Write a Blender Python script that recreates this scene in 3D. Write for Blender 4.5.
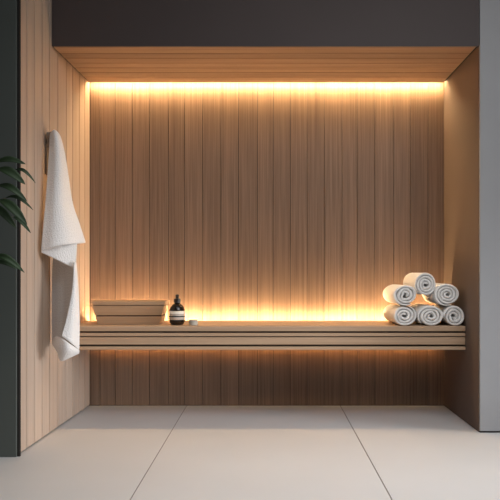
import bpy, bmesh, math, random
from mathutils import Vector, Matrix

random.seed(7)
for o in list(bpy.data.objects):
    bpy.data.objects.remove(o)
SC = bpy.context.scene
C = SC.collection

# ------------------------------------------------------------------ camera
cam_d = bpy.data.cameras.new('camera')
cam = bpy.data.objects.new('camera', cam_d)
C.objects.link(cam)
cam.location = (0, 0, 0.908)
cam.rotation_euler = (math.pi / 2, 0, 0)
cam_d.sensor_width = 36
cam_d.lens = 48.1
cam_d.shift_x = -0.034
cam_d.shift_y = 0.044
SC.camera = cam

# ------------------------------------------------------------------ light
world = bpy.data.worlds.new('world')
SC.world = world
world.use_nodes = True
wb = world.node_tree.nodes['Background']
wb.inputs[0].default_value = (1.0, 0.96, 0.93, 1)
wb.inputs[1].default_value = 0.07


def area(name, loc, target, sx, sy, power, col):
    d = bpy.data.lights.new(name, 'AREA')
    d.shape = 'RECTANGLE'
    d.size, d.size_y = sx, sy
    d.energy = power
    d.color = col
    o = bpy.data.objects.new(name, d)
    C.objects.link(o)
    o.location = loc
    o.rotation_euler = (Vector(target) - Vector(loc)).to_track_quat('-Z', 'Y').to_euler()
    return o


lamp = area('ceiling_light', (0.5, 2.2, 2.75), (0.5, 2.2001, 0.0), 2.4, 1.8, 17, (0.98, 0.99, 1.0))
lamp.data.spread = math.radians(105)
lamp = area('front_fill_light', (1.1, 1.6, 2.72), (-0.2, 4.0, 0.5), 2.0, 1.0, 18, (0.98, 0.99, 1.0))  # added overhead fill that brightens the bench front, box and towels
lamp.data.spread = math.radians(120)
lamp = area('low_fill_light', (3.2, 2.4, 0.75), (-1.2, 3.5, 0.0), 1.6, 0.9, 12, (0.97, 0.98, 1.0))  # unseen low fill from the right, added to lift the lower left wall
lamp.data.spread = math.radians(50)

SC.view_settings.view_transform = 'Standard'
SC.view_settings.look = 'None'
SC.view_settings.gamma = 1
SC.view_settings.use_curve_mapping = False
SC.view_settings.exposure = 0.0

LED_TOP, LED_BENCH, LED_UNDER = 240.0, 225.0, 48.0
LED_COL = (1.0, 0.67, 0.33)
LED_DEEP = (1.0, 0.45, 0.12)


# ------------------------------------------------------------------ materials
def new_mat(name):
    m = bpy.data.materials.new(name)
    m.use_nodes = True
    nt = m.node_tree
    return m, nt, nt.nodes['Principled BSDF']


def plain(name, col, rough=0.6, metal=0.0, bump=0.0, bscale=200.0, vary=0.0, vscale=3.0):
    m, nt, b = new_mat(name)
    b.inputs['Roughness'].default_value = rough
    b.inputs['Metallic'].default_value = metal
    tc = nt.nodes.new('ShaderNodeTexCoord')
    n = nt.nodes.new('ShaderNodeTexNoise')
    n.inputs['Scale'].default_value = vscale
    n.inputs['Detail'].default_value = 6
    nt.links.new(tc.outputs['Object'], n.inputs['Vector'])
    r = nt.nodes.new('ShaderNodeValToRGB')
    r.color_ramp.elements[0].color = [c * (1 - vary) for c in col] + [1]
    r.color_ramp.elements[1].color = [min(1, c * (1 + vary)) for c in col] + [1]
    r.color_ramp.elements[0].position = 0.3
    r.color_ramp.elements[1].position = 0.7
    nt.links.new(n.outputs['Fac'], r.inputs['Fac'])
    nt.links.new(r.outputs['Color'], b.inputs['Base Color'])
    if bump:
        n2 = nt.nodes.new('ShaderNodeTexNoise')
        n2.inputs['Scale'].default_value = bscale
        n2.inputs['Detail'].default_value = 3
        nt.links.new(tc.outputs['Object'], n2.inputs['Vector'])
        bp = nt.nodes.new('ShaderNodeBump')
        bp.inputs['Strength'].default_value = bump
        bp.inputs['Distance'].default_value = 0.004
        nt.links.new(n2.outputs['Fac'], bp.inputs['Height'])
        nt.links.new(bp.outputs['Normal'], b.inputs['Normal'])
    return m


def wood(name, light, dark, axis='Z', rough=0.55, plank_var=0.22, fine=120.0, lng=1.6, bump=0.12, blot=0.45):
    """Straight-grained timber: grain runs along the axis, every board has its own tone."""
    m, nt, b = new_mat(name)
    b.inputs['Roughness'].default_value = rough
    b.inputs['Specular IOR Level'].default_value = 0.3
    tc = nt.nodes.new('ShaderNodeTexCoord')
    geo = nt.nodes.new('ShaderNodeNewGeometry')
    off = nt.nodes.new('ShaderNodeVectorMath')
    off.operation = 'SCALE'
    off.inputs[0].default_value = (7.3, 11.7, 5.1)
    nt.links.new(geo.outputs['Random Per Island'], off.inputs['Scale'])
    add = nt.nodes.new('ShaderNodeVectorMath')
    add.operation = 'ADD'
    nt.links.new(tc.outputs['Object'], add.inputs[0])
    nt.links.new(off.outputs['Vector'], add.inputs[1])

    def noise(across, along, detail):
        mp = nt.nodes.new('ShaderNodeMapping')
        s = [across, across, across]
        s['XYZ'.index(axis)] = along
        mp.inputs['Scale'].default_value = s
        nt.links.new(add.outputs['Vector'], mp.inputs['Vector'])
        n = nt.nodes.new('ShaderNodeTexNoise')
        n.inputs['Scale'].default_value = 1
        n.inputs['Detail'].default_value = detail
        n.inputs['Roughness'].default_value = 0.6
        nt.links.new(mp.outputs['Vector'], n.inputs['Vector'])
        return n

    n1, n2 = noise(fine, lng, 4), noise(22, 0.7, 3)
    mix = nt.nodes.new('ShaderNodeMath')
    mix.operation = 'MULTIPLY_ADD'
    nt.links.new(n1.outputs['Fac'], mix.inputs[0])
    mix.inputs[1].default_value = 1 - blot
    sc2 = nt.nodes.new('ShaderNodeMath')
    sc2.operation = 'MULTIPLY'
    nt.links.new(n2.outputs['Fac'], sc2.inputs[0])
    sc2.inputs[1].default_value = blot
    nt.links.new(sc2.outputs[0], mix.inputs[2])
    r = nt.nodes.new('ShaderNodeValToRGB')
    r.color_ramp.elements[0].position = 0.36
    r.color_ramp.elements[1].position = 0.62
    r.color_ramp.elements[0].color = list(dark) + [1]
    r.color_ramp.elements[1].color = list(light) + [1]
    nt.links.new(mix.outputs[0], r.inputs['Fac'])
    mr = nt.nodes.new('ShaderNodeMapRange')
    mr.inputs['To Min'].default_value = 1 - plank_var
    mr.inputs['To Max'].default_value = 1 + plank_var * 0.5
    nt.links.new(geo.outputs['Random Per Island'], mr.inputs['Value'])
    hsv = nt.nodes.new('ShaderNodeHueSaturation')
    nt.links.new(mr.outputs['Result'], hsv.inputs['Value'])
    nt.links.new(r.outputs['Color'], hsv.inputs['Color'])
    nt.links.new(hsv.outputs['Color'], b.inputs['Base Color'])
    bp = nt.nodes.new('ShaderNodeBump')
    bp.inputs['Strength'].default_value = bump
    bp.inputs['Distance'].default_value = 0.002
    nt.links.new(n1.outputs['Fac'], bp.inputs['Height'])
    nt.links.new(bp.outputs['Normal'], b.inputs['Normal'])
    return m


def terry(name, col, scale, dist):
    """Woven towelling: a fine waffle of loops."""
    m, nt, b = new_mat(name)
    b.inputs['Base Color'].default_value = list(col) + [1]
    b.inputs['Roughness'].default_value = 0.95
    b.inputs['Specular IOR Level'].default_value = 0.1
    tc = nt.nodes.new('ShaderNodeTexCoord')
    v = nt.nodes.new('ShaderNodeTexVoronoi')
    v.inputs['Scale'].default_value = scale
    v.inputs['Randomness'].default_value = 0.55
    nt.links.new(tc.outputs['Object'], v.inputs['Vector'])
    bp = nt.nodes.new('ShaderNodeBump')
    bp.inputs['Strength'].default_value = 0.5
    bp.inputs['Distance'].default_value = dist
    bp.invert = True
    nt.links.new(v.outputs['Distance'], bp.inputs['Height'])
    nt.links.new(bp.outputs['Normal'], b.inputs['Normal'])
    return m


def glow(name, col, strength):
    m = bpy.data.materials.new(name)
    m.use_nodes = True
    nt = m.node_tree
    nt.nodes.clear()
    e = nt.nodes.new('ShaderNodeEmission')
    e.inputs[0].default_value = list(col) + [1]
    e.inputs[1].default_value = strength
    o = nt.nodes.new('ShaderNodeOutputMaterial')
    nt.links.new(e.outputs[0], o.inputs[0])
    return m


WL, WD = (0.53, 0.355, 0.24), (0.36, 0.225, 0.145)
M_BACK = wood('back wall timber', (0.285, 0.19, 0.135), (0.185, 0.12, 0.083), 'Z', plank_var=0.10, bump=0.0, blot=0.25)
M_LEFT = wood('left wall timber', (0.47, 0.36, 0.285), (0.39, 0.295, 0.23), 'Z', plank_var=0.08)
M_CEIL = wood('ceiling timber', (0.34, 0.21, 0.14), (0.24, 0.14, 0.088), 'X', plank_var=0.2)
M_BENCH = wood('bench timber', (0.50, 0.35, 0.235), (0.40, 0.265, 0.17), 'X', plank_var=0.12)
M_BOX = wood('box timber', (0.50, 0.325, 0.195), (0.42, 0.265, 0.155), 'X', plank_var=0.04)
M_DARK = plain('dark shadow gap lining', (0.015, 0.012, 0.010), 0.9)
M_HEAD = plain('charcoal bulkhead paint', (0.062, 0.046, 0.044), 0.7, vary=0.04)
M_GREY = plain('grey panel paint', (0.30, 0.30, 0.31), 0.6, vary=0.04)
M_TAUPE = plain('taupe plaster', (0.125, 0.089, 0.071), 0.7, bump=0.05, bscale=60, vary=0.05)
M_FRAME = plain('dark green grey metal', (0.075, 0.085, 0.078), 0.5, vary=0.04)
M_FLOOR = plain('pale floor tile', (0.53, 0.525, 0.525), 0.55, vary=0.03, vscale=1.5)
M_GROUT = plain('dark tile grout', (0.13, 0.105, 0.09), 0.9)
M_TOWEL = terry('white waffle towelling', (0.74, 0.72, 0.71), 130, 0.006)
M_ROLL = terry('white terry towelling', (0.91, 0.89, 0.87), 420, 0.003)
M_BOTTLE = plain('dark amber glass', (0.012, 0.008, 0.006), 0.12)
M_CAP = plain('black plastic', (0.010, 0.009, 0.009), 0.4)
M_LABEL = plain('cream paper label', (0.72, 0.67, 0.60), 0.6)
M_STRIPE = plain('black print', (0.02, 0.018, 0.016), 0.6)
M_TAN = plain('tan print', (0.42, 0.35, 0.28), 0.6)
M_STONE = plain('grey stone', (0.44, 0.41, 0.35), 0.8, bump=0.2, bscale=300, vary=0.12, vscale=60)
M_HOOK = plain('brown bronze', (0.24, 0.20, 0.17), 0.55, 0.2)
M_LEAF = plain('dark green leaf', (0.022, 0.045, 0.016), 0.6, vary=0.3, vscale=12)
M_STEM = plain('brown green stem', (0.07, 0.06, 0.03), 0.7)
M_POT = plain('grey ceramic pot', (0.22, 0.21, 0.20), 0.6, vary=0.06)
M_SOIL = plain('potting soil', (0.03, 0.022, 0.015), 0.95, bump=0.8, bscale=80)
M_LEDC = plain('white aluminium channel', (0.6, 0.56, 0.5), 0.5)


# ------------------------------------------------------------------ helpers
def add_box(bm, a, b):
    x0, y0, z0 = a
    x1, y1, z1 = b
    vs = [bm.verts.new(p) for p in ((x0, y0, z0), (x1, y0, z0), (x1, y1, z0), (x0, y1, z0),
                                    (x0, y0, z1), (x1, y0, z1), (x1, y1, z1), (x0, y1, z1))]
    fs = []
    for q in ((3, 2, 1, 0), (4, 5, 6, 7), (0, 1, 5, 4), (1, 2, 6, 5), (2, 3, 7, 6), (3, 0, 4, 7)):
        fs.append(bm.faces.new([vs[i] for i in q]))
    return fs


def add_hexa(bm, lower, upper):
    """A solid from four lower and four upper corners."""
    vs = [bm.verts.new(p) for p in list(lower) + list(upper)]
    fs = []
    for q in ((3, 2, 1, 0), (4, 5, 6, 7), (0, 1, 5, 4), (1, 2, 6, 5), (2, 3, 7, 6), (3, 0, 4, 7)):
        fs.append(bm.faces.new([vs[i] for i in q]))
    return fs


def add_lathe(bm, prof, n=48, sx=1.0, sy=1.0):
    rings = []
    for r, z in prof:
        if r < 1e-6:
            rings.append([bm.verts.new((0, 0, z))])
        else:
            rings.append([bm.verts.new((r * sx * math.cos(2 * math.pi * k / n),
                                        r * sy * math.sin(2 * math.pi * k / n), z)) for k in range(n)])
    for A, B in zip(rings, rings[1:]):
        for k in range(n):
            j = (k + 1) % n
            if len(A) == 1 and len(B) == 1:
                continue
            if len(A) == 1:
                bm.faces.new((A[0], B[j], B[k]))
            elif len(B) == 1:
                bm.faces.new((A[k], A[j], B[0]))
            else:
                bm.faces.new((A[k], A[j], B[j], B[k]))


def add_tube(bm, pts, rad, n=8):
    pts = [Vector(p) for p in pts]
    rings = []
    for i, p in enumerate(pts):
        t = (pts[min(i + 1, len(pts) - 1)] - pts[max(i - 1, 0)]).normalized()
        u = t.cross(Vector((0.3, 1, 0.2))).normalized()
        w = t.cross(u)
        r = rad[i] if isinstance(rad, (list, tuple)) else rad
        rings.append([bm.verts.new(p + u * r * math.cos(2 * math.pi * k / n) + w * r * math.sin(2 * math.pi * k / n))
                      for k in range(n)])
    for A, B in zip(rings, rings[1:]):
        for k in range(n):
            j = (k + 1) % n
            bm.faces.new((A[k], A[j], B[j], B[k]))
    bm.faces.new(rings[0][::-1])
    bm.faces.new(rings[-1])


def obj(name, bm, mats, parent=None, smooth=False, bevel=0.0, seg=2):
    me = bpy.data.meshes.new(name)
    bmesh.ops.recalc_face_normals(bm, faces=bm.faces[:])
    bm.to_mesh(me)
    bm.free()
    for m in (mats if isinstance(mats, (list, tuple)) else [mats]):
        me.materials.append(m)
    if smooth:
        for p in me.polygons:
            p.use_smooth = True
    o = bpy.data.objects.new(name, me)
    C.objects.link(o)
    if parent:
        o.parent = parent
    if bevel:
        md = o.modifiers.new('bevel', 'BEVEL')
        md.width = bevel
        md.segments = seg
        md.limit_method = 'ANGLE'
        md.angle_limit = math.radians(40)
    return o


def tag(o, label, cat, group=None):
    o['label'] = label
    o['category'] = cat
    if group:
        o['group'] = group
    return o


def thing(name, label, cat, loc, group=None):
    o = bpy.data.objects.new(name, None)
    C.objects.link(o)
    o.location = loc
    o.empty_display_size = 0.05
    return tag(o, label, cat, group)


def struct(o):
    o['kind'] = 'structure'
    return o


def set_slot(fs, i):
    for f in fs:
        f.material_index = i


# ------------------------------------------------------------------ the setting
BACK, FRONT = 4.53, 3.775            # back wall and front plane of the niche
CZ = 2.180                          # underside of the niche ceiling
TOPZ = 2.80


def left_x(y):                      # the left wall opens very slightly outwards
    return -1.2 - 0.0227 * (BACK - y)


# floor: three rows of large tiles over a grout bed
bm = bmesh.new()
set_slot(add_box(bm, (-4.0, -2.5, -0.05), (4.0, BACK + 0.05, -0.003)), 1)
tile_x = [-2.74, -1.6433, -0.5465, 0.4985, 1.5435, 2.60]
ty = [-2.4, -1.35, -0.3, 0.75, 1.8, BACK + 0.02]
for xa, xb in zip(tile_x, tile_x[1:]):
    for ya, yb in zip(ty, ty[1:]):
        add_box(bm, (xa + 0.0022, ya + 0.0022, -0.02), (xb - 0.0022, yb - 0.0022, 0.0))
struct(obj('floor', bm, [M_FLOOR, M_GROUT], bevel=0.0012))

# back wall: vertical boards with open joints over a dark backing
joints_x = [-1.2, -1.133, -1.029, -0.913, -0.797, -0.668, -0.559, -0.436, -0.312, -0.193, -0.064, 0.042, 0.159, 0.273,
      0.389, 0.509, 0.612, 0.731, 0.859, 0.972, 1.092, 1.2]
bm = bmesh.new()
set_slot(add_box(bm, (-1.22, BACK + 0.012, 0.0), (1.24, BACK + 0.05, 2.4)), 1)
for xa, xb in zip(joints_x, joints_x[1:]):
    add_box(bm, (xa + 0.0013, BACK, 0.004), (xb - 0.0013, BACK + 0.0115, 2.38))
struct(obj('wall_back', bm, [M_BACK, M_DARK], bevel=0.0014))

# left wall: vertical boards, carried on in front of the niche
py = [3.300, 3.411, 3.513, 3.628, 3.744, 3.882, 4.034, 4.155, 4.299, 4.410, 4.528]
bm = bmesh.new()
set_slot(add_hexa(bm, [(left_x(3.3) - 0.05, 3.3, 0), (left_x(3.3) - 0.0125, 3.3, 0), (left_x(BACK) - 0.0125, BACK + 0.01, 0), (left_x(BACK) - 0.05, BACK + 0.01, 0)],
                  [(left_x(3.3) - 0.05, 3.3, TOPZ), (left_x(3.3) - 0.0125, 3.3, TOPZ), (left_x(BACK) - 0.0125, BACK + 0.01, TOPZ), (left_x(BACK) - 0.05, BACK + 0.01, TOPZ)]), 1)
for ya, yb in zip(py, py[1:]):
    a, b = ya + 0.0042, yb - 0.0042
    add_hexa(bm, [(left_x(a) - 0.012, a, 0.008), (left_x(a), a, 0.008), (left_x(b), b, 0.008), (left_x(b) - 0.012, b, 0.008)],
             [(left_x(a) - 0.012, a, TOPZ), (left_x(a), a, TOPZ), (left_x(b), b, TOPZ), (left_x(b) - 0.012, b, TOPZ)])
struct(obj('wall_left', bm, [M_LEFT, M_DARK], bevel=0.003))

# dark upright that finishes the front edge of the left wall and the dark wall beside it
bm = bmesh.new()
set_slot(add_box(bm, (-1.2290, 3.285, 0.0), (-1.2150, 3.299, TOPZ)), 1)
add_box(bm, (-1.34, 3.275, 0.0), (-1.2295, 3.299, TOPZ))
struct(obj('trim_1', bm, [M_FRAME, M_DARK], bevel=0.0015))
bm = bmesh.new()
add_box(bm, (-4.0, 3.285, 0.0), (-1.341, 3.40, TOPZ))
struct(obj('wall_front_left', bm, M_FRAME))

# right wall: plain taupe slab, its grey front face looking into the room
bm = bmesh.new()
add_box(bm, (1.2, 3.787, 0.006), (1.36, BACK + 0.05, TOPZ))
struct(obj('wall_right', bm, M_TAUPE))
bm = bmesh.new()
add_box(bm, (1.2015, 3.770, 0.010), (4.0, 3.785, TOPZ))
struct(obj('wall_front_right', bm, M_GREY, bevel=0.002))
bm = bmesh.new()
add_box(bm, (1.204, 3.775, 0.0), (4.0, 3.785, 0.0095))  # dark strips standing in for the shade of the gap under the wall
add_box(bm, (1.203, 3.785, 0.0), (1.3, BACK, 0.0058))
struct(obj('gap_shade_right', bm, M_DARK))

# niche ceiling: boards running across, shadow gaps at both side walls and an open light slot at the back
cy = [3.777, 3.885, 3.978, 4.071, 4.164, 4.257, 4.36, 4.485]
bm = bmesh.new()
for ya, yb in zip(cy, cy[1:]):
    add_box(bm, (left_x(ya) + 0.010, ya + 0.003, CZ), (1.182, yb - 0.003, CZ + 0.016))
set_slot(add_box(bm, (1.1825, 3.785, CZ + 0.009), (1.1985, 4.485, CZ + 0.015)), 1)  # dark filler strips paint the shade inside both side gaps
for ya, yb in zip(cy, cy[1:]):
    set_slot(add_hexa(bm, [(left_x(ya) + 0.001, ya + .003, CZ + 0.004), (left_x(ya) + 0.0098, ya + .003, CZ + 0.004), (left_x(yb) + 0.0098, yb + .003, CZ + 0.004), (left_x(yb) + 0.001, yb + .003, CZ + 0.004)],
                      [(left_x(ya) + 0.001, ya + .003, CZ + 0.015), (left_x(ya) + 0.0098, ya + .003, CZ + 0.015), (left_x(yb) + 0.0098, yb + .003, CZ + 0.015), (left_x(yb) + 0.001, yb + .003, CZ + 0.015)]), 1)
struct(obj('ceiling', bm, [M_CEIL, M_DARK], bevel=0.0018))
# bulkhead carrying the ceiling
bm = bmesh.new()
add_box(bm, (-1.2155, FRONT, CZ + 0.0045), (1.1995, FRONT + 0.018, TOPZ))
add_box(bm, (-1.198, FRONT + 0.018, CZ + 0.0165), (1.198, 4.468, CZ + 0.06))
add_box(bm, (-1.198, 4.40, CZ + 0.0605), (1.198, BACK - 0.002, CZ + 0.10))
struct(obj('trim_2', bm, M_HEAD, bevel=0.001))


# ------------------------------------------------------------------ LED light strips
def led(name_label, y, z, up, strength, col, half=1.185, to_wall=False):
    t = thing('led_strip', name_label, 'light strip', (0, y, z), 'warm LED strips along the back wall')
    s = 1 if up else -1
    b_ = bmesh.new()
    if to_wall:                         # a lipped channel that only opens towards the wall
        add_box(b_, (-half, -0.004, -0.008), (half, 0.0, 0.008))
        add_box(b_, (-half, 0.0, -0.008), (half, 0.006, -0.0065))
        add_box(b_, (-half, 0.0, 0.0065), (half, 0.006, 0.008))
        obj('channel', b_, M_LEDC, t)
        b_ = bmesh.new()
        add_box(b_, (-half, 0.0005, -0.006), (half, 0.004, 0.006))
        obj('diffuser', b_, glow('warm LED glow', col, strength), t)
        return t
    add_box(b_, (-half, -0.007, -0.003), (half, 0.007, 0.003))
    obj('channel', b_, M_LEDC, t)
    b_ = bmesh.new()
    add_box(b_, (-half, -0.006, s * 0.0032), (half, 0.006, s * 0.0062))
    obj('diffuser', b_, glow('warm LED glow', col, strength), t)
    return t


led('warm glowing light strip in the slot between timber ceiling and back wall', 4.496, CZ + 0.0165, False, LED_TOP, LED_COL)
led('warm glowing light strip behind the bench, shining up the back wall', 4.488, 0.566, True, LED_BENCH, LED_COL)
led('dim orange light strip under the bench, washing the back wall', 4.4710, 0.434, False, LED_UNDER, LED_DEEP, half=1.15, to_wall=True)

# ------------------------------------------------------------------ bench
BZ = 0.582                          # top of the bench
BF = 4.03                           # its front
bench = thing('sauna_bench', 'long floating timber bench with layered front rails along the back wall', 'bench', (0, 4.27, 0.438))


def local(a, b, o=(0, 4.27, 0.438)):
    return tuple(p - q for p, q in zip(a, o)), tuple(p - q for p, q in zip(b, o))


bl, br = -1.198, 1.198
bm = bmesh.new()
add_box(bm, *local((bl, BF, 0.5505), (br, 4.466, BZ)))
obj('seat', bm, M_BENCH, bench, bevel=0.003)
for za, zb, dy in ((0.520, 0.5395, 0.004), (0.469, 0.5135, 0.007), (0.438, 0.4575, 0.0)):
    bm = bmesh.new()
    add_box(bm, *local((bl, BF + dy, za), (br, BF + dy + 0.035, zb)))
    obj('front_rail', bm, M_BENCH, bench, bevel=0.002)
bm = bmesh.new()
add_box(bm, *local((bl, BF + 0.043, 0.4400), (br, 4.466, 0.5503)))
obj('frame', bm, wood('bench carcass with gap shade', (0.10, 0.065, 0.045), (0.07, 0.045, 0.03), 'X'), bench)  # carcass coloured dark to put shade into the gaps between the rails

# ------------------------------------------------------------------ lidded timber box
BX, BY = -0.8615, 4.24
box = thing('wooden_box', 'low tapered timber box with a flat lid at the left end of the bench', 'box', (BX, BY, BZ))


def taper(z):                       # half width and half depth at a height above the bench
    f = z / 0.117
    return 0.1945 + 0.0300 * f, 0.078 + 0.017 * f


def band(z0, z1, inset=0.0):
    b_ = bmesh.new()
    (w0, d0), (w1, d1) = taper(z0), taper(z1)
    w0, w1, d0, d1 = w0 - inset, w1 - inset, d0 - inset, d1 - inset
    add_hexa(b_, [(-w0, -d0, z0), (w0, -d0, z0), (w0, d0, z0), (-w0, d0, z0)],
             [(-w1, -d1, z1), (w1, -d1, z1), (w1, d1, z1), (-w1, d1, z1)])
    return b_


obj('side_board', band(0.001, 0.0495), M_BOX, box, bevel=0.0015)
obj('side_board', band(0.0575, 0.117), M_BOX, box, bevel=0.0015)
obj('core', band(0.004, 0.1215, 0.006), plain('dark groove timber', (0.10, 0.06, 0.04), 0.8), box)
bm = bmesh.new()
add_box(bm, (-0.229, -0.100, 0.1215), (0.229, 0.100, 0.145))
obj('lid', bm, M_BOX, box, bevel=0.002)

# ------------------------------------------------------------------ bottle
bot = thing('bottle', 'dark amber bottle with black cap and cream label, standing beside the timber box', 'bottle', (-0.5545, 4.125, BZ))
bot.scale = (1.04, 1.04, 0.965)
bm = bmesh.new()
add_lathe(bm, [(0, 0.001), (0.030, 0.001), (0.037, 0.004), (0.0435, 0.014), (0.0468, 0.030), (0.047, 0.085), (0.0455, 0.097),
               (0.040, 0.113), (0.031, 0.126), (0.021, 0.134), (0.0155, 0.138), (0.0145, 0.150), (0, 0.150)])
obj('body', bm, M_BOTTLE, bot, smooth=True)


def wrap(z0, z1, r, a0, a1, mat, name, parent):
    b_ = bmesh.new()
    n = 24
    lo = [b_.verts.new((r * math.sin(a0 + (a1 - a0) * k / n), -r * math.cos(a0 + (a1 - a0) * k / n), z0)) for k in range(n + 1)]
    hi = [b_.verts.new((v.co.x, v.co.y, z1)) for v in lo]
    for k in range(n):
        b_.faces.new((lo[k], lo[k + 1], hi[k + 1], hi[k]))
    o = obj(name, b_, mat, parent, smooth=True)
    sd = o.modifiers.new('thickness', 'SOLIDIFY')
    sd.thickness = 0.0004
    sd.offset = 1
    return o


lab = wrap(0.034, 0.090, 0.0473, -1.25, 1.35, M_LABEL, 'label', bot)
wrap(0.0520, 0.0600, 0.0486, -1.25, 1.35, M_STRIPE, 'stripe', lab)
wrap(0.0640, 0.0710, 0.0479, -1.25, 1.35, M_TAN, 'stripe', lab)
bm = bmesh.new()
add_lathe(bm, [(0, 0.1395), (0.0195, 0.1395), (0.0205, 0.141), (0.0205, 0.165), (0.019, 0.1675), (0.0095, 0.168), (0, 0.168)], 36)
obj('cap', bm, M_CAP, bot, smooth=False, bevel=0.001)
bm = bmesh.new()
add_lathe(bm, [(0, 0.168), (0.0095, 0.168), (0.0095, 0.180), (0.0105, 0.183), (0.0105, 0.190), (0.008, 0.194), (0, 0.195)], 28)
obj('nozzle', bm, M_CAP, bot, smooth=True)

# ------------------------------------------------------------------ small stone cup
cup = thing('stone_pot', 'small round grey pot on the bench, right of the dark bottle', 'pot', (-0.450, 4.085, BZ))
bm = bmesh.new()
add_lathe(bm, [(0, 0.0005), (0.026, 0.0005), (0.0275, 0.002), (0.0280, 0.024), (0.0275, 0.0255), (0, 0.0255)], 40)
obj('body', bm, M_STONE, cup, smooth=False, bevel=0.0008)
bm = bmesh.new()
add_lathe(bm, [(0, 0.0257), (0.0265, 0.0257), (0.0285, 0.0268), (0.0285, 0.0330), (0.0270, 0.0345), (0, 0.0348)], 40)
obj('lid', bm, M_STONE, cup, smooth=False)


# ------------------------------------------------------------------ rolled towels
def roll_bm(rx, rz, turns, start, length, seed, loose):
    """One towel wound into a spiral; the section through the cloth is a rounded strip."""
    rnd = random.Random(seed)
    ph = [rnd.uniform(0, 6.28) for _ in range(4)]
    R = (rx + rz) / 2
    r_in = 0.002
    pitch = (R - r_in) / (turns + 0.5)
    th = pitch * 0.82                    # cloth thickness
    n = int(turns * 44)
    sec = []
    ns = 7
    for k in range(ns):                  # rounded front end of the strip
        a = -math.pi / 2 + math.pi * k / (ns - 1)
        sec.append((math.sin(a), -math.cos(a)))
    bm_ = bmesh.new()
    rings = []
    for i in range(n + 1):
        t = i / n
        ang = start + turns * 2 * math.pi * t
        rc = r_in + pitch * turns * t + th * 0.5
        rc += 0.6 * loose * pitch * (0.20 * math.sin(2 * ang + ph[0]) + 0.12 * math.sin(3.3 * ang + ph[1])) * (1 - t * 0.75)
        ease = min(1.0, (1 - t) * 14, 0.35 + t * 14)
        h = th * 0.5 * max(0.12, ease ** 0.5)
        f = rc / R
        ex = 1 + (rx / R - 1) * f
        ez = 1 + (rz / R - 1) * f
        dy = 0.004 * math.sin(1.7 * ang + ph[2]) + 0.004 * (1 - t)
        ring = []
        for s, c in sec:
            r_ = rc + h * s
            ring.append((r_ * ex * math.cos(ang), 0.5 * th * (1 + c) + dy + (0.004 if abs(s) > .99 else 0), r_ * ez * math.sin(ang)))
        for s, c in reversed(sec):
            r_ = rc + h * s
            ring.append((r_ * ex * math.cos(ang), length - 0.5 * th * (1 + c) - dy, r_ * ez * math.sin(ang)))
        rings.append([bm_.verts.new(p) for p in ring])
    for ax, half in (('x', rx), ('z', rz)):      # bring the wound towel to its outer size, centred
        lo = min(getattr(v.co, ax) for v in bm_.verts)
        hi = max(getattr(v.co, ax) for v in bm_.verts)
        for v in bm_.verts:
            setattr(v.co, ax, (getattr(v.co, ax) - (lo + hi) / 2) * 2 * half / (hi - lo))
    m_ = len(rings[0])
    for A, B in zip(rings, rings[1:]):
        for k in range(m_):
            j = (k + 1) % m_
            bm_.faces.new((A[k], A[j], B[j], B[k]))
    bm_.faces.new(rings[0][::-1])
    bm_.faces.new(rings[-1])
    return bm_


rolls = [
    # x, z centre, half width, half height, turns, start, yaw, looseness, label
    (0.841, 0.6430, 0.0690, 0.0605, 3.1, 0.6, 0.03, 1.0, 'rolled white towel lying on the bench, leftmost of the bottom row of three'),
    (0.9925, 0.6430, 0.0780, 0.0605, 3.3, 2.0, 0.0, 0.8, 'widest rolled white towel, middle of the bottom row of three on the bench'),
    (1.1350, 0.6430, 0.0630, 0.0605, 2.9, 3.9, 0.0, 1.3, 'rolled white towel on the bench at the right wall, end of the bottom row'),
    (0.838, 0.7660, 0.0700, 0.0615, 3.0, 5.2, 0.03, 1.6, 'rolled white towel with loosely wound centre, upper left one of the pile'),
    (1.091, 0.7700, 0.0745, 0.0665, 3.6, 1.3, 0.0, 0.7, 'tightly wound rolled white towel at the upper right of the pile'),
    (0.9620, 0.8360, 0.0640, 0.0675, 3.6, 0.2, 0.02, 0.5, 'topmost rolled white towel, wedged between two others at the peak of the pile'),
]
for i, (x, z, rx, rz, tu, st, yaw, lo, label) in enumerate(rolls):
    o = obj('rolled_towel', roll_bm(rx, rz, tu, st, 0.33, i + 3, lo), M_ROLL, None, smooth=True)
    o.location = (x - 0.003, 4.042, z)
    o.rotation_euler = (0, 0, yaw)
    tag(o, label, 'towel', 'rolled towels piled on the bench')

# ------------------------------------------------------------------ hook
hook = thing('towel_hook', 'square brown hook fixed to the left wall, holding the white towel', 'hook', (-1.2185, 3.69, 1.59))
bm = bmesh.new()
add_box(bm, (-0.0005, -0.022, -0.145), (0.010, 0.018, 0.02))
obj('back_plate', bm, M_HOOK, hook, bevel=0.001)
bm = bmesh.new()
add_box(bm, (0.0102, -0.028, 0.0), (0.048, 0.020, 0.085))
obj('block', bm, M_HOOK, hook, bevel=0.0015)
bm = bmesh.new()
add_tube(bm, [(0.0482, -0.004, 0.055), (0.066, -0.004, 0.055)], 0.006, 16)
obj('peg', bm, M_HOOK, hook, bevel=0.001)


# ------------------------------------------------------------------ hanging towel
def cat(p0, p1, p2, p3, t):
    return 0.5 * ((2 * p1) + (p2 - p0) * t + (2 * p0 - 5 * p1 + 4 * p2 - p3) * t * t + (3 * p1 - p0 - 3 * p2 + p3) * t ** 3)


def spline(pts, n):
    pts = [Vector(p) for p in pts]
    q = [pts[0] * 2 - pts[1]] + pts + [pts[-1] * 2 - pts[-2]]
    out = []
    m_ = len(pts) - 1
    for i in range(n + 1):
        u = m_ * i / n
        k = min(int(u), m_ - 1)
        out.append(cat(q[k], q[k + 1], q[k + 2], q[k + 3], u - k))
    return out


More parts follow.
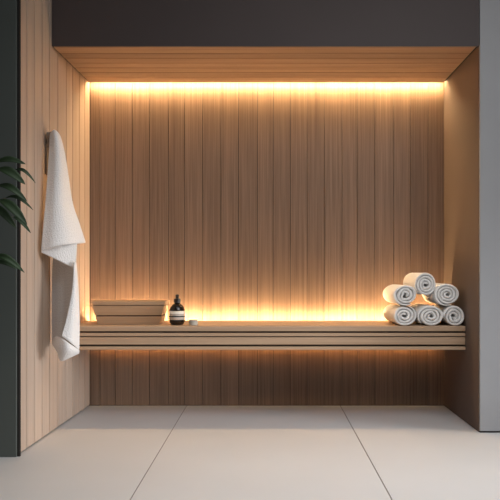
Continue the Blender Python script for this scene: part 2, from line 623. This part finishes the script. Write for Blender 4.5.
def sheet(bm, rows, nu, nv, wave=0.0):
    fine = [spline(r, nu) for r in rows]
    cols = [spline([fine[j][i] for j in range(len(rows))], nv) for i in range(nu + 1)]
    vs = []
    for j in range(nv + 1):
        line = []
        for i in range(nu + 1):
            p = cols[i][j].copy()
            e = math.sin(math.pi * i / nu)
            p.y += wave * e * math.sin(i / nu * 13 + j / nv * 2.0) * (j / nv)
            line.append(bm.verts.new(p))
        vs.append(line)
    for j in range(nv):
        for i in range(nu):
            bm.faces.new((vs[j][i], vs[j][i + 1], vs[j + 1][i + 1], vs[j + 1][i]))


FLAP = [
    [(-1.178, 3.660, 1.676), (-1.163, 3.650, 1.683), (-1.151, 3.660, 1.676)],
    [(-1.182, 3.640, 1.649), (-1.145, 3.615, 1.655), (-1.131, 3.660, 1.642)],
    [(-1.183, 3.630, 1.571), (-1.132, 3.612, 1.560), (-1.113, 3.670, 1.562)],
    [(-1.186, 3.610, 1.432), (-1.122, 3.600, 1.422), (-1.097, 3.690, 1.433)],
    [(-1.190, 3.590, 1.295), (-1.118, 3.590, 1.286), (-1.077, 3.700, 1.290)],
    [(-1.196, 3.570, 1.159), (-1.105, 3.580, 1.163), (-1.041, 3.710, 1.175)],
    [(-1.201, 3.550, 1.020), (-1.100, 3.565, 1.050), (-1.008, 3.720, 1.069)]]
FOLD = [
    [(-1.204, 3.575, 1.090), (-1.126, 3.600, 1.091), (-1.049, 3.660, 1.105)],
    [(-1.204, 3.565, 1.047), (-1.118, 3.590, 1.032), (-1.045, 3.650, 1.017)],
    [(-1.204, 3.560, 1.012), (-1.119, 3.575, 0.970), (-1.046, 3.630, 0.924)]]
REAR = [
    [(-1.193, 3.740, 1.110), (-1.130, 3.720, 1.097), (-1.041, 3.660, 1.083)],
    [(-1.203, 3.745, 0.919), (-1.127, 3.710, 0.919), (-1.041, 3.640, 0.908)],
    [(-1.207, 3.750, 0.723), (-1.122, 3.710, 0.719), (-1.022, 3.630, 0.729)],
    [(-1.205, 3.750, 0.515), (-1.119, 3.700, 0.504), (-1.019, 3.620, 0.496)]]
TAIL = [
    [(-1.041, 3.600, 0.962), (-1.039, 3.610, 0.962), (-1.039, 3.630, 0.962)],
    [(-1.039, 3.560, 0.812), (-1.026, 3.570, 0.817), (-1.024, 3.620, 0.816)],
    [(-1.060, 3.530, 0.665), (-1.030, 3.545, 0.659), (-1.017, 3.620, 0.648)],
    [(-1.081, 3.510, 0.572), (-1.038, 3.530, 0.533), (-1.017, 3.615, 0.483)]]
HEM = [
    [(-1.169, 3.640, 0.532), (-1.124, 3.560, 0.564), (-1.073, 3.515, 0.555), (-1.036, 3.530, 0.525), (-1.019, 3.620, 0.483)],
    [(-1.165, 3.630, 0.517), (-1.114, 3.545, 0.521), (-1.072, 3.520, 0.497), (-1.037, 3.535, 0.490), (-1.018, 3.622, 0.477)],
    [(-1.161, 3.640, 0.505), (-1.120, 3.580, 0.474), (-1.098, 3.560, 0.434), (-1.053, 3.570, 0.451), (-1.021, 3.628, 0.468)]]
bm = bmesh.new()
for rows, nu, nv, wv in ((FLAP, 24, 48, 0.002), (FOLD, 20, 12, 0), (REAR, 20, 28, 0.006), (TAIL, 14, 28, 0), (HEM, 28, 10, 0)):
    sheet(bm, rows, nu, nv, wv)
tow = obj('hanging_towel', bm, M_TOWEL, None, smooth=True)
sd = tow.modifiers.new('thickness', 'SOLIDIFY')
sd.thickness = 0.009
sd.offset = 0
tow.modifiers.new('round', 'SUBSURF').render_levels = 1
tow.modifiers['round'].levels = 1
tag(tow, 'long white waffle towel draped over the hook on the left timber wall', 'towel')

# ------------------------------------------------------------------ plant at the left
plant = thing('potted_plant', 'dark green leafy plant reaching in at the left edge, in front of the timber wall', 'plant', (-1.62, 3.0, 0))
bm = bmesh.new()
add_lathe(bm, [(0, 0.001), (0.13, 0.001), (0.14, 0.01), (0.175, 0.40), (0.172, 0.41), (0.16, 0.41), (0.155, 0.36), (0, 0.36)], 40)
obj('pot', bm, M_POT, plant, smooth=False, bevel=0.002)
bm = bmesh.new()
add_lathe(bm, [(0, 0.385), (0.08, 0.384), (0.1565, 0.378), (0.15, 0.362), (0, 0.361)], 30)
obj('soil', bm, M_SOIL, plant, smooth=True)
PO = Vector((-1.62, 3.0, 0))
bs, bf = bmesh.new(), bmesh.new()
stems = [
    [(0.02, 0, 0.37), (0.08, 0.02, 0.80), (0.20, 0.03, 1.22), (0.33, 0.03, 1.44), (0.40, 0.03, 1.46)],
    [(-0.02, 0.02, 0.37), (0.06, 0.04, 0.75), (0.19, 0.05, 1.08), (0.31, 0.05, 1.29), (0.39, 0.04, 1.33)],
    [(0.04, -0.02, 0.37), (0.13, -0.01, 0.68), (0.25, 0.0, 0.92), (0.36, 0.01, 1.03)],
    [(-0.03, -0.02, 0.37), (-0.06, -0.05, 0.8), (-0.12, -0.1, 1.2), (-0.2, -0.15, 1.45)],
    [(0, 0.03, 0.37), (0.0, 0.06, 0.9), (0.03, 0.09, 1.4), (0.05, 0.1, 1.66)]]
for s in stems:
    add_tube(bs, spline(s, 16), [0.007 - 0.005 * k / 16 for k in range(17)])


def leaf(bm, base, tip, width, droop, face=(0.2, -1, 0.35)):
    base, tip = Vector(base), Vector(tip)
    d = tip - base
    L = d.length
    nrm = Vector(face)
    side = d.cross(nrm).normalized()
    nrm = side.cross(d).normalized()
    n = 10
    rows = []
    for i in range(n + 1):
        t = i / n
        w = width * (math.sin(math.pi * min(1, t * 0.93 + 0.03)) ** 0.8) * (1 - 0.25 * t) if 0 < i < n else 0.0008
        c = base + d * t + nrm * (droop * L * math.sin(math.pi * t)) + Vector((0, 0, droop * 0.6 * L * math.sin(math.pi * t)))
        rows.append([bm.verts.new(c + side * w * k / 2 + nrm * (abs(k) / 2) ** 1.5 * w * 0.35) for k in (-2, -1, 0, 1, 2)])
    for A, B in zip(rows, rows[1:]):
        for k in range(4):
            bm.faces.new((A[k], A[k + 1], B[k + 1], B[k]))


def rel(x, y, z):
    return (x - PO.x, y - PO.y, z)


# leaves seen against the wall (base, tip, half width)
for b_, t_, w_, dr in [
    ((-1.222, 3.02, 1.405), (-1.083, 3.00, 1.392), 0.022, 0.10),
    ((-1.210, 3.01, 1.375), (-1.082, 2.99, 1.300), 0.030, 0.10),
    ((-1.150, 3.03, 1.365), (-1.050, 3.03, 1.312), 0.012, 0.25),
    ((-1.215, 3.02, 1.300), (-1.080, 3.01, 1.225), 0.024, 0.14),
    ((-1.190, 3.04, 1.245), (-1.064, 3.04, 1.190), 0.013, 0.20),
    ((-1.205, 3.01, 1.235), (-1.070, 2.98, 1.120), 0.031, 0.10),
    ((-1.245, 3.03, 1.215), (-1.130, 3.01, 1.105), 0.026, 0.08),
    ((-1.150, 3.03, 1.160), (-1.072, 3.03, 1.085), 0.014, 0.12),
    ((-1.235, 3.01, 0.975), (-1.085, 2.99, 0.905), 0.022, 0.18),
    ((-1.240, 3.02, 0.955), (-1.118, 3.00, 0.920), 0.016, 0.10),
    ((-1.27, 3.00, 1.47), (-1.20, 2.96, 1.41), 0.026, 0.1),
    ((-1.28, 3.00, 1.43), (-1.24, 2.95, 1.32), 0.030, 0.1),
    ((-1.30, 3.02, 1.30), (-1.21, 2.97, 1.20), 0.028, 0.1),
    ((-1.31, 3.01, 1.05), (-1.24, 2.97, 0.94), 0.028, 0.1)]:
    leaf(bf, rel(*b_), rel(*t_), w_ * 0.78, dr)
    add_tube(bs, [rel(*b_), rel(b_[0] - 0.03, b_[1], b_[2] - 0.012)], 0.002, 6)
rnd = random.Random(4)
for s in stems:
    pts = spline(s, 16)
    for k in range(5, 17):
        p = pts[k]
        for q in range(2):
            if p.x > 0.22:
                continue
            a = rnd.uniform(0, 6.28)
            tip = p + Vector((0.12 * math.cos(a), 0.12 * math.sin(a), rnd.uniform(-0.08, 0.03)))
            if tip.x > 0.24:
                continue
            leaf(bf, p, tip, rnd.uniform(0.02, 0.032), 0.1, (rnd.uniform(-.4, .4), -0.5, 1))
obj('stem', bs, M_STEM, plant, smooth=True)
fo = obj('foliage', bf, M_LEAF, plant, smooth=True)
sd = fo.modifiers.new('thickness', 'SOLIDIFY')
sd.thickness = 0.0008
